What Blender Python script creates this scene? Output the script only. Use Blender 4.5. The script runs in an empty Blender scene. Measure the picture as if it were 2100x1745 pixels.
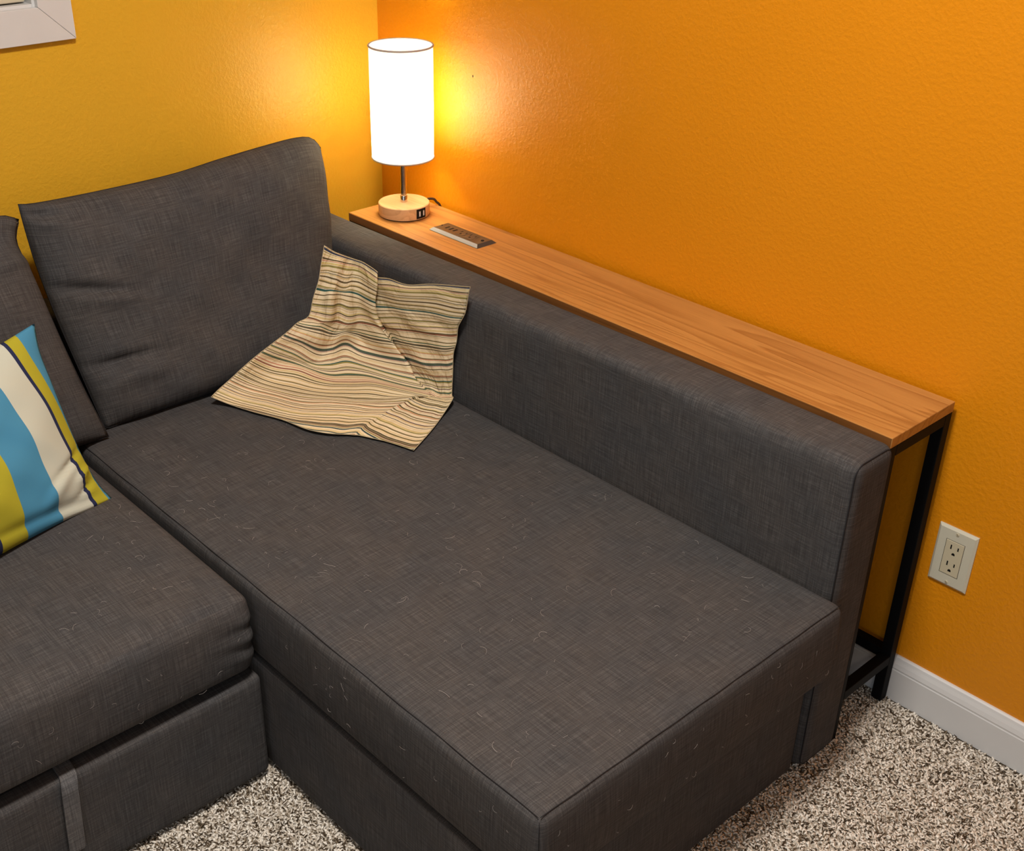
import bpy, bmesh, math, random
import numpy as np
from mathutils import Vector

random.seed(7)
rng = np.random.default_rng(11)
scene = bpy.context.scene
COL = scene.collection

# ------------------------------------------------------------------ camera
cam_data = bpy.data.cameras.new('camera')
cam_data.sensor_fit = 'HORIZONTAL'
cam_data.sensor_width = 36.0
cam_data.lens = 2468.17 * 36.0 / 2100.0
cam_data.shift_x = 88.04 / 2100.0
cam_data.shift_y = 49.48 / 2100.0
cam_data.clip_start = 0.05
cam = bpy.data.objects.new('camera', cam_data)
cam.location = (-1.7418, -2.2658, 1.5164)
cam.rotation_euler = (1.0480, -0.0065, -0.7269)
COL.objects.link(cam)
scene.camera = cam

# ------------------------------------------------------------------ world, lights, exposure
world = bpy.data.worlds.new('world')
scene.world = world
world.use_nodes = True
world.node_tree.nodes['Background'].inputs[0].default_value = (0.9, 0.95, 1.0, 1)
world.node_tree.nodes['Background'].inputs[1].default_value = 0.05
scene.view_settings.view_transform = 'Standard'
scene.view_settings.look = 'None'
scene.view_settings.exposure = -0.19
scene.view_settings.gamma = 1.0
scene.view_settings.use_curve_mapping = False


def area_light(name, loc, size, power, color, rot=(0, 0, 0), sy=None, spread=math.pi):
    d = bpy.data.lights.new(name, 'AREA')
    if sy:
        d.shape = 'RECTANGLE'
        d.size_y = sy
    else:
        d.shape = 'DISK'
    d.size = size
    d.energy = power
    d.color = color
    d.spread = spread
    o = bpy.data.objects.new(name, d)
    o.location = loc
    o.rotation_euler = rot
    COL.objects.link(o)
    return o


area_light('ceiling_light', (-1.15, -1.50, 2.36), 0.34, 50.0, (1.0, 0.95, 0.88))
area_light('ceiling_light', (-2.4, -3.2, 2.36), 0.34, 10.0, (1.0, 0.95, 0.88))
# added cool fill light, no real source, behind and left of the camera
area_light('cool_fill', (-3.75, -2.9, 1.15), 1.5, 17.0, (0.74, 0.87, 1.0), rot=(math.radians(88), 0, math.radians(-72)), sy=1.2)

# ------------------------------------------------------------------ materials


class NT:
    def __init__(self, name):
        self.m = bpy.data.materials.new(name)
        self.m.use_nodes = True
        self.t = self.m.node_tree
        self.t.nodes.clear()
        self.out = self.n('ShaderNodeOutputMaterial')

    def n(self, kind, **kw):
        nd = self.t.nodes.new(kind)
        for k, v in kw.items():
            if k.startswith('i_'):
                nd.inputs[k[2:].replace('_', ' ')].default_value = v
            else:
                setattr(nd, k, v)
        return nd

    def l(self, a, b):
        self.t.links.new(a, b)

    def coord(self, kind='Object'):
        return self.n('ShaderNodeTexCoord').outputs[kind]

    def mapping(self, src, scale=(1, 1, 1), rot=(0, 0, 0), loc=(0, 0, 0)):
        mp = self.n('ShaderNodeMapping')
        mp.inputs['Scale'].default_value = scale
        mp.inputs['Rotation'].default_value = rot
        mp.inputs['Location'].default_value = loc
        self.l(src, mp.inputs['Vector'])
        return mp.outputs[0]

    def noise(self, src, scale, detail=3, rough=0.5, dist=0.0):
        nd = self.n('ShaderNodeTexNoise')
        nd.inputs['Scale'].default_value = scale
        nd.inputs['Detail'].default_value = detail
        nd.inputs['Roughness'].default_value = rough
        nd.inputs['Distortion'].default_value = dist
        self.l(src, nd.inputs['Vector'])
        return nd.outputs['Fac']

    def ramp(self, fac, stops, interp='LINEAR'):
        r = self.n('ShaderNodeValToRGB')
        cr = r.color_ramp
        cr.interpolation = interp
        while len(cr.elements) < len(stops):
            cr.elements.new(0.5)
        for e, (p, c) in zip(cr.elements, stops):
            e.position = p
            e.color = (*c, 1) if len(c) == 3 else c
        self.l(fac, r.inputs[0])
        return r.outputs[0]

    def math(self, op, a, b=None, c=None):
        m = self.n('ShaderNodeMath', operation=op)
        for i, v in enumerate((a, b, c)):
            if v is None:
                continue
            if isinstance(v, (int, float)):
                m.inputs[i].default_value = v
            else:
                self.l(v, m.inputs[i])
        return m.outputs[0]

    def mix(self, fac, a, b, mode='MIX'):
        m = self.n('ShaderNodeMix', data_type='RGBA', blend_type=mode)
        for key, v in ((0, fac), (6, a), (7, b)):
            if isinstance(v, (int, float)):
                m.inputs[key].default_value = v
            elif isinstance(v, tuple):
                m.inputs[key].default_value = (*v, 1) if len(v) == 3 else v
            else:
                self.l(v, m.inputs[key])
        return m.outputs[2]

    def bump(self, h, strength=0.3, dist=0.001, nrm=None):
        b = self.n('ShaderNodeBump')
        b.inputs['Strength'].default_value = strength
        b.inputs['Distance'].default_value = dist
        self.l(h, b.inputs['Height'])
        if nrm is not None:
            self.l(nrm, b.inputs['Normal'])
        return b.outputs[0]

    def principled(self, color, rough=0.5, metal=0.0, spec=0.5, normal=None, **kw):
        p = self.n('ShaderNodeBsdfPrincipled')
        if isinstance(color, tuple):
            p.inputs['Base Color'].default_value = (*color, 1)
        else:
            self.l(color, p.inputs['Base Color'])
        if isinstance(rough, (int, float)):
            p.inputs['Roughness'].default_value = rough
        else:
            self.l(rough, p.inputs['Roughness'])
        p.inputs['Metallic'].default_value = metal
        p.inputs['Specular IOR Level'].default_value = spec
        if normal is not None:
            self.l(normal, p.inputs['Normal'])
        for k, v in kw.items():
            p.inputs[k.replace('_', ' ')].default_value = v
        self.l(p.outputs[0], self.out.inputs[0])
        return p


def mat_wall(name, ca, cb):
    t = NT(name)
    o = t.coord()
    n1 = t.noise(o, 125, 3, 0.55)
    n2 = t.noise(o, 3.0, 2)
    h = t.ramp(n1, [(0.40, (0, 0, 0)), (0.66, (1, 1, 1))])
    col = t.mix(n2, ca, cb)
    t.principled(col, 0.36, spec=0.42, normal=t.bump(h, 0.27, 0.0014))
    return t.m


def mat_plain(name, color, rough=0.5, metal=0.0, spec=0.5, grain=0.03, scale=60, bump=0.0):
    t = NT(name)
    o = t.coord()
    n = t.noise(o, scale, 3)
    a = tuple(max(0, c * (1 - grain)) for c in color)
    b = tuple(c * (1 + grain) for c in color)
    nrm = t.bump(n, bump, 0.001) if bump else None
    t.principled(t.mix(n, a, b), rough, metal, spec, nrm)
    return t.m


def mat_fabric(name, dark, mid, light, warm=(0, 0, 0)):
    """linen-look melange weave: slubs run along both thread directions (UV in metres)"""
    t = NT(name)
    uv = t.coord('UV')
    a = t.noise(t.mapping(uv, (17, 520, 1)), 1.0, 4, 0.62)
    b = t.noise(t.mapping(uv, (520, 17, 1), loc=(3, 7, 0)), 1.0, 4, 0.62)
    fine = t.noise(uv, 900, 2, 0.6)
    big = t.noise(uv, 9, 3, 0.5)
    s = t.math('ADD', t.math('MULTIPLY', a, 0.5), t.math('MULTIPLY', b, 0.5))
    s = t.math('ADD', t.math('MULTIPLY', s, 0.78), t.math('MULTIPLY', fine, 0.22))
    col = t.ramp(s, [(0.34, dark), (0.50, mid), (0.66, light)])
    tint = t.ramp(big, [(0.38, (0.94, 0.96, 0.98)), (0.62, (1.06, 1.03, 1.0))])
    col = t.mix(1.0, col, tint, 'MULTIPLY')
    t.principled(col, 0.92, spec=0.16, normal=t.bump(s, 0.55, 0.0016), Sheen_Weight=0.0, Sheen_Roughness=0.5)
    return t.m


def mat_oak(name, light, dark, axis=1, rough=0.35):
    t = NT(name)
    o = t.coord()
    sc = [9, 9, 9]
    sc[axis] = 0.55
    w = t.mapping(o, tuple(sc))
    base = t.noise(w, 1.1, 3, 0.45, 0.25)
    rings = t.math('FRACT', t.math('MULTIPLY', base, 15.0))
    rg = t.ramp(rings, [(0.0, (0, 0, 0)), (0.55, (0.35, 0.35, 0.35)), (0.9, (1, 1, 1)), (1.0, (0.1, 0.1, 0.1))])
    sc2 = [420, 420, 420]
    sc2[axis] = 9
    fib = t.noise(t.mapping(o, tuple(sc2)), 1.0, 3, 0.6)
    pores = t.ramp(fib, [(0.52, (0, 0, 0)), (0.72, (1, 1, 1))])
    f = t.math('ADD', t.math('MULTIPLY', rg, 0.62), t.math('MULTIPLY', pores, 0.40))
    col = t.mix(f, light, dark)
    t.principled(col, rough, spec=0.4, normal=t.bump(fib, 0.12, 0.0006))
    return t.m


def mat_stripes_thin():
    """cream cotton with many thin woven stripes across V (metres)"""
    t = NT('cream_striped_cotton')
    uv = t.coord('UV')
    sep = t.n('ShaderNodeSeparateXYZ')
    t.l(uv, sep.inputs[0])
    v = sep.outputs[1]

    def lines(scale, off, thr, pal):
        vo = t.n('ShaderNodeTexVoronoi', voronoi_dimensions='1D', feature='F1')
        vo.inputs['Scale'].default_value = scale
        vo.inputs['Randomness'].default_value = 0.9
        t.l(t.math('ADD', v, off), vo.inputs['W'])
        sp = t.n('ShaderNodeSeparateColor')
        t.l(vo.outputs['Color'], sp.inputs[0])
        width = t.math('MULTIPLY_ADD', sp.outputs[1], thr, thr * 0.35)
        on = t.math('LESS_THAN', vo.outputs['Distance'], width)
        c = t.ramp(sp.outputs[0], pal, 'CONSTANT')
        return on, c
    cloth = t.mix(t.noise(uv, 700, 2), (0.70, 0.56, 0.37), (0.84, 0.70, 0.48))
    p1 = [(0.0, (0.62, 0.46, 0.22)), (0.2, (0.12, 0.085, 0.04)), (0.48, (0.28, 0.23, 0.07)),
          (0.62, (0.66, 0.50, 0.30)), (0.80, (0.55, 0.26, 0.16)), (0.9, (0.05, 0.08, 0.075))]
    p2 = [(0.0, (0.16, 0.12, 0.05)), (0.3, (0.64, 0.50, 0.20)), (0.52, (0.26, 0.10, 0.06)),
          (0.64, (0.10, 0.09, 0.06)), (0.78, (0.55, 0.36, 0.26)), (0.9, (0.06, 0.12, 0.13))]
    p3 = [(0.0, (0.03, 0.09, 0.075)), (0.35, (0.09, 0.07, 0.035)), (0.7, (0.50, 0.20, 0.12)), (0.85, (0.04, 0.05, 0.09))]
    on, c = lines(150, 0.31, 0.22, p1)
    col = t.mix(on, cloth, c)
    on, c = lines(90, 0.77, 0.11, p2)
    col = t.mix(on, col, c)
    on, c = lines(24, 0.12, 0.036, p3)
    col = t.mix(on, col, c)
    h = t.noise(t.mapping(uv, (30, 18, 1), rot=(0, 0, 0.5)), 1.0, 3, 0.5, 0.8)
    fine = t.noise(uv, 1100, 1)
    nrm = t.bump(fine, 0.2, 0.0008, t.bump(h, 0.55, 0.014))
    t.principled(col, 0.85, spec=0.2, normal=nrm)
    return t.m


def mat_bands():
    """wide blue, green, white and navy bands across U (0..1)"""
    t = NT('wide_banded_cotton')
    uv = t.coord('UV')
    sep = t.n('ShaderNodeSeparateXYZ')
    t.l(uv, sep.inputs[0])
    BL = (0.065, 0.245, 0.40)
    YG = (0.40, 0.36, 0.028)
    NV = (0.020, 0.026, 0.075)
    WH = (0.53, 0.55, 0.46)
    stops = [(0.0, YG), (0.10, BL), (0.22, WH), (0.33, NV), (0.39, YG), (0.45, NV),
             (0.505, YG), (0.605, BL), (0.745, WH), (0.873, NV), (0.890, YG), (0.938, BL)]
    col = t.ramp(sep.outputs[0], stops, 'CONSTANT')
    w = t.noise(t.mapping(uv, (900, 900, 1)), 1.0, 2)
    col = t.mix(1.0, col, t.ramp(w, [(0.3, (0.88, 0.88, 0.88)), (0.7, (1.08, 1.08, 1.08))]), 'MULTIPLY')
    t.principled(col, 0.88, spec=0.15, normal=t.bump(w, 0.15, 0.0006))
    return t.m


def mat_carpet_tufts():
    t = NT('carpet_yarn')
    at = t.n('ShaderNodeAttribute', attribute_name='yarn_color')
    t.principled(at.outputs['Color'], 0.95, spec=0.05)
    return t.m


def mat_carpet_base():
    t = NT('carpet_backing')
    o = t.coord()
    n = t.noise(o, 170, 3, 0.7, 0.6)
    col = t.ramp(n, [(0.36, (0.12, 0.085, 0.055)), (0.46, (0.46, 0.39, 0.31)), (0.60, (0.66, 0.58, 0.49))])
    t.principled(col, 0.97, spec=0.05, normal=t.bump(n, 0.8, 0.006))
    return t.m


def mat_shade():
    t = NT('lamp_shade_linen')
    uv = t.coord('UV')
    n = t.noise(t.mapping(uv, (900, 30, 1)), 1.0, 4, 0.6)
    col = t.ramp(n, [(0.30, (0.50, 0.44, 0.36)), (0.44, (0.90, 0.86, 0.78)), (0.6, (0.97, 0.95, 0.90))])
    d = t.n('ShaderNodeBsdfDiffuse')
    tr = t.n('ShaderNodeBsdfTranslucent')
    t.l(col, d.inputs[0])
    t.l(col, tr.inputs[0])
    mx = t.n('ShaderNodeMixShader')
    mx.inputs[0].default_value = 0.5
    t.l(d.outputs[0], mx.inputs[1])
    t.l(tr.outputs[0], mx.inputs[2])
    t.l(mx.outputs[0], t.out.inputs[0])
    return t.m


def mat_emit(name, color, strength):
    t = NT(name)
    e = t.n('ShaderNodeEmission')
    e.inputs[0].default_value = (*color, 1)
    e.inputs[1].default_value = strength
    t.l(e.outputs[0], t.out.inputs[0])
    return t.m


def mat_glass():
    t = NT('window_glass')
    t.principled((0.9, 0.95, 0.95), 0.02, spec=0.5, Transmission_Weight=1.0, IOR=1.45)
    return t.m


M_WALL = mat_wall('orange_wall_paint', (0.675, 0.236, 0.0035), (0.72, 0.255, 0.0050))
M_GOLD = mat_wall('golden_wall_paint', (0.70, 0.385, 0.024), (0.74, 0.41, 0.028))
M_FAB = mat_fabric('charcoal_linen', (0.029, 0.0275, 0.028), (0.060, 0.0565, 0.0565), (0.112, 0.106, 0.104))
M_SEAM = mat_plain('charcoal_thread', (0.022, 0.021, 0.023), 0.9, spec=0.1)
M_LINING = mat_plain('black_lining', (0.012, 0.012, 0.013), 0.95, spec=0.05)
M_OAK = mat_oak('oak_veneer', (0.49, 0.230, 0.062), (0.27, 0.098, 0.020))
M_OAKEDGE = mat_oak('oak_edging', (0.40, 0.15, 0.035), (0.30, 0.10, 0.02), axis=0)
M_LAMPWOOD = mat_oak('pale_beech', (0.66, 0.40, 0.20), (0.52, 0.29, 0.125), axis=1, rough=0.4)
M_BLACK = mat_plain('black_powder_coat', (0.0035, 0.0035, 0.004), 0.6, spec=0.12, scale=300, bump=0.1)
M_STRIP = mat_plain('graphite_plastic', (0.040, 0.034, 0.028), 0.30, spec=0.6)
M_DARK = mat_plain('socket_dark', (0.004, 0.004, 0.004), 0.7, spec=0.2)
M_TRIM = mat_plain('white_trim_paint', (0.66, 0.65, 0.64), 0.38, spec=0.45, scale=25, bump=0.05)
M_IVORY = mat_plain('ivory_plastic', (0.58, 0.545, 0.43), 0.30, spec=0.5)
M_IVORY2 = mat_plain('ivory_insert_plastic', (0.56, 0.49, 0.34), 0.35, spec=0.5)
M_STEEL = mat_plain('screw_steel', (0.55, 0.53, 0.48), 0.3, metal=1.0)
M_CHROME = mat_plain('brushed_nickel', (0.62, 0.58, 0.54), 0.16, metal=1.0)
M_CORD = mat_plain('brown_cord', (0.035, 0.016, 0.010), 0.5)
M_USBIN = mat_plain('usb_tongue', (0.70, 0.70, 0.72), 0.4)
M_BLIND = mat_plain('cream_blind', (0.62, 0.56, 0.42), 0.45, scale=40)
M_RIM = mat_plain('shade_rim_tape', (0.42, 0.36, 0.34), 0.8, spec=0.1)
M_CEIL = mat_plain('ceiling_paint', (0.80, 0.78, 0.74), 0.9, spec=0.1, scale=120, bump=0.2)
M_SHADE = mat_shade()
M_STRIPE = mat_stripes_thin()
M_BANDS = mat_bands()
M_TUFT = mat_carpet_tufts()
M_BACKING = mat_carpet_base()
M_GLASS = mat_glass()
M_BULB = mat_emit('bulb_glow', (1.0, 0.91, 0.64), 135.0)
M_WHITEWALL = mat_plain('pale_wall_paint', (0.30, 0.30, 0.30), 0.7, spec=0.2, scale=100, bump=0.2)
M_HAIR = mat_plain('pale_hair', (0.55, 0.50, 0.46), 0.6)

# ------------------------------------------------------------------ mesh helpers


def link(name, me, mat, parent=None, smooth=False):
    o = bpy.data.objects.new(name, me)
    COL.objects.link(o)
    if mat is not None and not me.materials:
        me.materials.append(mat)
    if smooth:
        me.polygons.foreach_set('use_smooth', np.ones(len(me.polygons), bool))
    if parent is not None:
        o.parent = parent
        o.matrix_parent_inverse = parent.matrix_basis.inverted()
    return o


def from_arrays(name, V, F, mat, parent=None, smooth=True, uv=None):
    me = bpy.data.meshes.new(name)
    me.from_pydata([tuple(map(float, v)) for v in V], [], [tuple(int(i) for i in f) for f in F])
    if uv is not None:
        ul = me.uv_layers.new(name='UVMap')
        li = np.empty(len(me.loops), np.int32)
        me.loops.foreach_get('vertex_index', li)
        ul.data.foreach_set('uv', np.asarray(uv, np.float32)[li].ravel())
    me.update()
    return link(name, me, mat, parent, smooth)


def box_uv(me):
    """UV in metres, projected along each face's main axis"""
    ul = me.uv_layers.new(name='UVMap')
    for p in me.polygons:
        n = p.normal
        a = max(range(3), key=lambda i: abs(n[i]))
        ax = [(1, 2), (0, 2), (0, 1)][a]
        for li in p.loop_indices:
            c = me.vertices[me.loops[li].vertex_index].co
            ul.data[li].uv = (c[ax[0]] + 0.37 * a, c[ax[1]] + 0.11 * a)


def samples(L, r, n, k=4):
    r = min(r, L / 2 * 0.98)
    a = [r * (1 - math.cos(i / k * math.pi / 2)) for i in range(k + 1)]
    mid = list(np.linspace(r, L - r, n + 1))[1:-1]
    return np.array(a + mid + [L - x for x in reversed(a)])


def rbox(name, lo, hi, r, mat, parent=None, n=(2, 2, 2), k=4, deform=None, uv=True, smooth=True):
    """box with rounded edges; n = subdivisions per axis, deform(V) -> V in world metres"""
    lo = np.array(lo, float)
    hi = np.array(hi, float)
    S = [samples(hi[i] - lo[i], r, n[i], k) + lo[i] for i in range(3)]
    idx = {}
    V = []
    F = []

    def vid(p):
        key = (round(p[0], 6), round(p[1], 6), round(p[2], 6))
        if key not in idx:
            idx[key] = len(V)
            V.append(p)
        return idx[key]
    for ax in range(3):
        b, c = [(1, 2), (2, 0), (0, 1)][ax]
        for side in (0, 1):
            val = (lo, hi)[side][ax]
            for i in range(len(S[b]) - 1):
                for j in range(len(S[c]) - 1):
                    q = []
                    for di, dj in ((0, 0), (1, 0), (1, 1), (0, 1)):
                        p = [0, 0, 0]
                        p[ax] = val
                        p[b] = S[b][i + di]
                        p[c] = S[c][j + dj]
                        q.append(vid(tuple(p)))
                    F.append(q if side else q[::-1])
    P = np.array(V)
    rr = min(r, (hi - lo).min() / 2 * 0.98)
    q = np.clip(P, lo + rr, hi - rr)
    d = P - q
    ln = np.linalg.norm(d, axis=1, keepdims=True)
    P = np.where(ln > 1e-9, q + d / np.maximum(ln, 1e-9) * rr, P)
    if deform is not None:
        P = deform(P)
    me = bpy.data.meshes.new(name)
    me.from_pydata(P.tolist(), [], F)
    me.update()
    if uv:
        box_uv(me)
    return link(name, me, mat, parent, smooth)


def box(name, lo, hi, mat, parent=None, bev=0.0, seg=2):
    bm = bmesh.new()
    bmesh.ops.create_cube(bm, size=1.0)
    for v in bm.verts:
        v.co = Vector([lo[i] + (v.co[i] + 0.5) * (hi[i] - lo[i]) for i in range(3)])
    if bev:
        bmesh.ops.bevel(bm, geom=list(bm.edges), offset=bev, segments=seg, profile=0.5, affect='EDGES', clamp_overlap=True)
    me = bpy.data.meshes.new(name)
    bm.to_mesh(me)
    bm.free()
    box_uv(me)
    return link(name, me, mat, parent)


def tube(name, pts, r, mat, parent=None, sides=8, closed=False, taper=None):
    pts = [Vector(p) for p in pts]
    V = []
    F = []
    n = len(pts)
    prev = None
    for i, p in enumerate(pts):
        if closed:
            d = pts[(i + 1) % n] - pts[i - 1]
        else:
            d = pts[min(i + 1, n - 1)] - pts[max(i - 1, 0)]
        d.normalize()
        if prev is None:
            a = d.orthogonal().normalized()
        else:
            a = (prev - d * prev.dot(d)).normalized()
        prev = a
        b = d.cross(a)
        rr = r * (taper[i] if taper else 1)
        for k in range(sides):
            t = 2 * math.pi * k / sides
            V.append(p + (a * math.cos(t) + b * math.sin(t)) * rr)
    m = n if closed else n - 1
    for i in range(m):
        j = (i + 1) % n
        for k in range(sides):
            k2 = (k + 1) % sides
            F.append((i * sides + k, i * sides + k2, j * sides + k2, j * sides + k))
    if not closed:
        F.append(tuple(range(sides))[::-1])
        F.append(tuple((n - 1) * sides + k for k in range(sides)))
    return from_arrays(name, V, F, mat, parent, True)


def lathe(name, prof, center, mat, parent=None, seg=64, cap=True, smooth=True):
    """prof: list of (radius, z) from bottom to top"""
    V = []
    F = []
    cx, cy, cz = center
    for r, z in prof:
        for k in range(seg):
            a = 2 * math.pi * k / seg
            V.append((cx + r * math.cos(a), cy + r * math.sin(a), cz + z))
    for i in range(len(prof) - 1):
        for k in range(seg):
            k2 = (k + 1) % seg
            F.append((i * seg + k, i * seg + k2, (i + 1) * seg + k2, (i + 1) * seg + k))
    if cap:
        F.append(tuple(range(seg))[::-1])
        F.append(tuple((len(prof) - 1) * seg + k for k in range(seg)))
    uv = [(k % seg / seg * 0.42, prof[k // seg][1]) for k in range(len(V))]
    o = from_arrays(name, V, F, mat, parent, smooth, uv)
    if smooth:
        sharp_edges(o, 40)
    return o


def sharp_edges(o, deg):
    bm = bmesh.new()
    bm.from_mesh(o.data)
    lim = math.radians(deg)
    for e in bm.edges:
        if len(e.link_faces) == 2 and e.calc_face_angle(0) > lim:
            e.smooth = False
    bm.to_mesh(o.data)
    bm.free()


def thing(name, loc, label, cat, group=None):
    o = bpy.data.objects.new(name, None)
    o.location = loc
    o.empty_display_size = 0.05
    COL.objects.link(o)
    tag(o, label, cat, group)
    return o


def tag(o, label, cat, group=None):
    o['label'] = label
    o['category'] = cat
    if group:
        o['group'] = group
    return o


def structure(o):
    o['kind'] = 'structure'
    return o


def crom(A, k):
    """Catmull-Rom upsampling along axis 0"""
    A = np.asarray(A, float)
    n = len(A)
    out = []
    for i in range(n - 1):
        p0 = A[i - 1] if i else 2 * A[0] - A[1]
        p1, p2 = A[i], A[i + 1]
        p3 = A[i + 2] if i + 2 < n else 2 * A[-1] - A[-2]
        for s in range(k):
            t = s / k
            out.append(0.5 * (2 * p1 + (p2 - p0) * t + (2 * p0 - 5 * p1 + 4 * p2 - p3) * t * t
                              + (3 * p1 - p0 - 3 * p2 + p3) * t ** 3))
    out.append(A[-1])
    return np.array(out)


def poly_at(pts, n):
    """resample a 3D polyline smoothly to n samples, even in arc length"""
    P = crom(pts, 12)
    d = np.r_[0, np.cumsum(np.linalg.norm(np.diff(P, axis=0), axis=1))]
    s = np.linspace(0, d[-1], n)
    return np.stack([np.interp(s, d, P[:, i]) for i in range(3)], 1)


def sheet_faces(nu, nv, off=0, flip=False):
    F = []
    for j in range(nv - 1):
        for i in range(nu - 1):
            a = off + j * nu + i
            q = (a, a + nu, a + nu + 1, a + 1)
            F.append(q[::-1] if flip else q)
    return F


def two_sided(name, Fr, Bk, mat, parent=None, uvf=None):
    """front and back grids (nv, nu, 3) that share their border -> one closed mesh"""
    nv, nu = Fr.shape[:2]
    V = list(Fr.reshape(-1, 3))
    bid = np.zeros((nv, nu), int)
    uv = list(uvf.reshape(-1, 2))
    for j in range(nv):
        for i in range(nu):
            if j in (0, nv - 1) or i in (0, nu - 1):
                bid[j, i] = j * nu + i
            else:
                bid[j, i] = len(V)
                V.append(Bk[j, i])
                uv.append(uvf[j, i])
    F = sheet_faces(nu, nv)
    for j in range(nv - 1):
        for i in range(nu - 1):
            F.append((bid[j, i], bid[j, i + 1], bid[j + 1, i + 1], bid[j + 1, i]))
    return from_arrays(name, V, F, mat, parent, True, uv)


def coons(top, bot, left, right):
    nu, nv = len(top), len(left)
    u = np.linspace(0, 1, nu)[None, :, None]
    v = np.linspace(0, 1, nv)[:, None, None]
    T, B = top[None], bot[None]
    L, R = left[:, None], right[:, None]
    return ((1 - v) * T + v * B + (1 - u) * L + u * R
            - ((1 - u) * (1 - v) * top[0] + u * (1 - v) * top[-1] + (1 - u) * v * bot[0] + u * v * bot[-1]))

# ================================================================== the room
RX, RY, RZ = -3.9, -4.4, 2.40
structure(box('floor', (RX, RY, -0.12), (0.10, 0.12, -0.004), M_BACKING))
structure(box('ceiling', (RX, RY, RZ), (0.10, 0.12, RZ + 0.1), M_CEIL))
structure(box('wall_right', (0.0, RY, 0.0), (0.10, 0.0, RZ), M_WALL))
hole = bpy.data.objects['wall_right']
from_arrays('nail_hole', [(-0.0004, -0.3255 + 0.0014 * math.cos(a), 0.9281 + 0.0030 * math.sin(a)) for a in [k * math.pi / 6 for k in range(12)]] + [(0.003, -0.3255, 0.9281)],
            [tuple(range(12))[::-1]] + [(k, (k + 1) % 12, 12) for k in range(12)], M_DARK, hole, False)
structure(box('wall_left', (RX - 0.1, RY, 0.0), (RX, 0.0, RZ), M_WHITEWALL))
structure(box('wall_front', (RX, RY - 0.1, 0.0), (0.10, RY, RZ), M_WHITEWALL))

# back wall with a real window opening
WX0, WX1, WZ0, WZ1 = -1.70, -0.789, 1.109, 1.90


def wall_with_hole(name):
    bm = bmesh.new()
    xs = [RX, WX0, WX1, 0.10]
    zs = [0.0, WZ0, WZ1, RZ]
    for y in (0.0, 0.12):
        g = [[bm.verts.new((x, y, z)) for x in xs] for z in zs]
        for j in range(3):
            for i in range(3):
                if i == 1 and j == 1:
                    continue
                q = [g[j][i], g[j][i + 1], g[j + 1][i + 1], g[j + 1][i]]
                bm.faces.new(q if y == 0.0 else q[::-1])
    bm.verts.ensure_lookup_table()
    f, b = bm.verts[:16], bm.verts[16:]

    def at(v, i, j):
        return v[j * 4 + i]
    loops = [[(i, 0) for i in range(4)] + [(3, j) for j in range(1, 4)] + [(i, 3) for i in (2, 1, 0)] + [(0, j) for j in (2, 1)],
             [(1, 1), (1, 2), (2, 2), (2, 1)]]
    for lp in loops:
        for k in range(len(lp)):
            a, c = lp[k], lp[(k + 1) % len(lp)]
            bm.faces.new([at(f, *c), at(f, *a), at(b, *a), at(b, *c)])
    me = bpy.data.meshes.new(name)
    bm.to_mesh(me)
    bm.free()
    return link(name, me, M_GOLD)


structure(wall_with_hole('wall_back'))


# baseboards: moulded profile swept along the wall
def baseboard(name, axis, a, b):
    prof = [(0, 0), (0.0125, 0), (0.0125, 0.066), (0.0115, 0.0675), (0.0115, 0.0700), (0.0122, 0.0715), (0.0100, 0.080),
            (0.0075, 0.0865), (0.0060, 0.0915), (0.0035, 0.094), (0, 0.094)]
    V = []
    for t in (a, b):
        for d, z in prof:
            V.append((-d, t, z) if axis == 1 else (t, -d, z))
    n = len(prof)
    F = [(k, (k + 1) % n, n + (k + 1) % n, n + k) for k in range(n)] + [tuple(range(n))[::-1], tuple(range(n, 2 * n))]
    me = bpy.data.meshes.new(name)
    me.from_pydata(V, [], F)
    me.update()
    bm = bmesh.new()
    bm.from_mesh(me)
    bmesh.ops.recalc_face_normals(bm, faces=bm.faces)
    bm.to_mesh(me)
    bm.free()
    return structure(link(name, me, M_TRIM))


baseboard('baseboard_right', 1, RY, -0.001)
baseboard('baseboard_back', 0, RX, -0.0125)

# window: mitred casing, jambs, sash, glass, and a lowered blind
win = bpy.data.objects.new('window_1', None)
win.location = (WX1, 0, WZ0)
COL.objects.link(win)
structure(win)


def prism(name, outline, y0, y1, mat, parent, bev=0.0008):
    bm = bmesh.new()
    a = [bm.verts.new((x, y0, z)) for x, z in outline]
    b = [bm.verts.new((x, y1, z)) for x, z in outline]
    n = len(outline)
    bm.faces.new(a)
    bm.faces.new(b[::-1])
    for k in range(n):
        bm.faces.new([a[(k + 1) % n], a[k], b[k], b[(k + 1) % n]])
    bmesh.ops.recalc_face_normals(bm, faces=bm.faces)
    bmesh.ops.bevel(bm, geom=list(bm.edges), offset=bev, segments=2, profile=0.5, affect='EDGES')
    me = bpy.data.meshes.new(name)
    bm.to_mesh(me)
    bm.free()
    return link(name, me, mat, parent)


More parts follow.
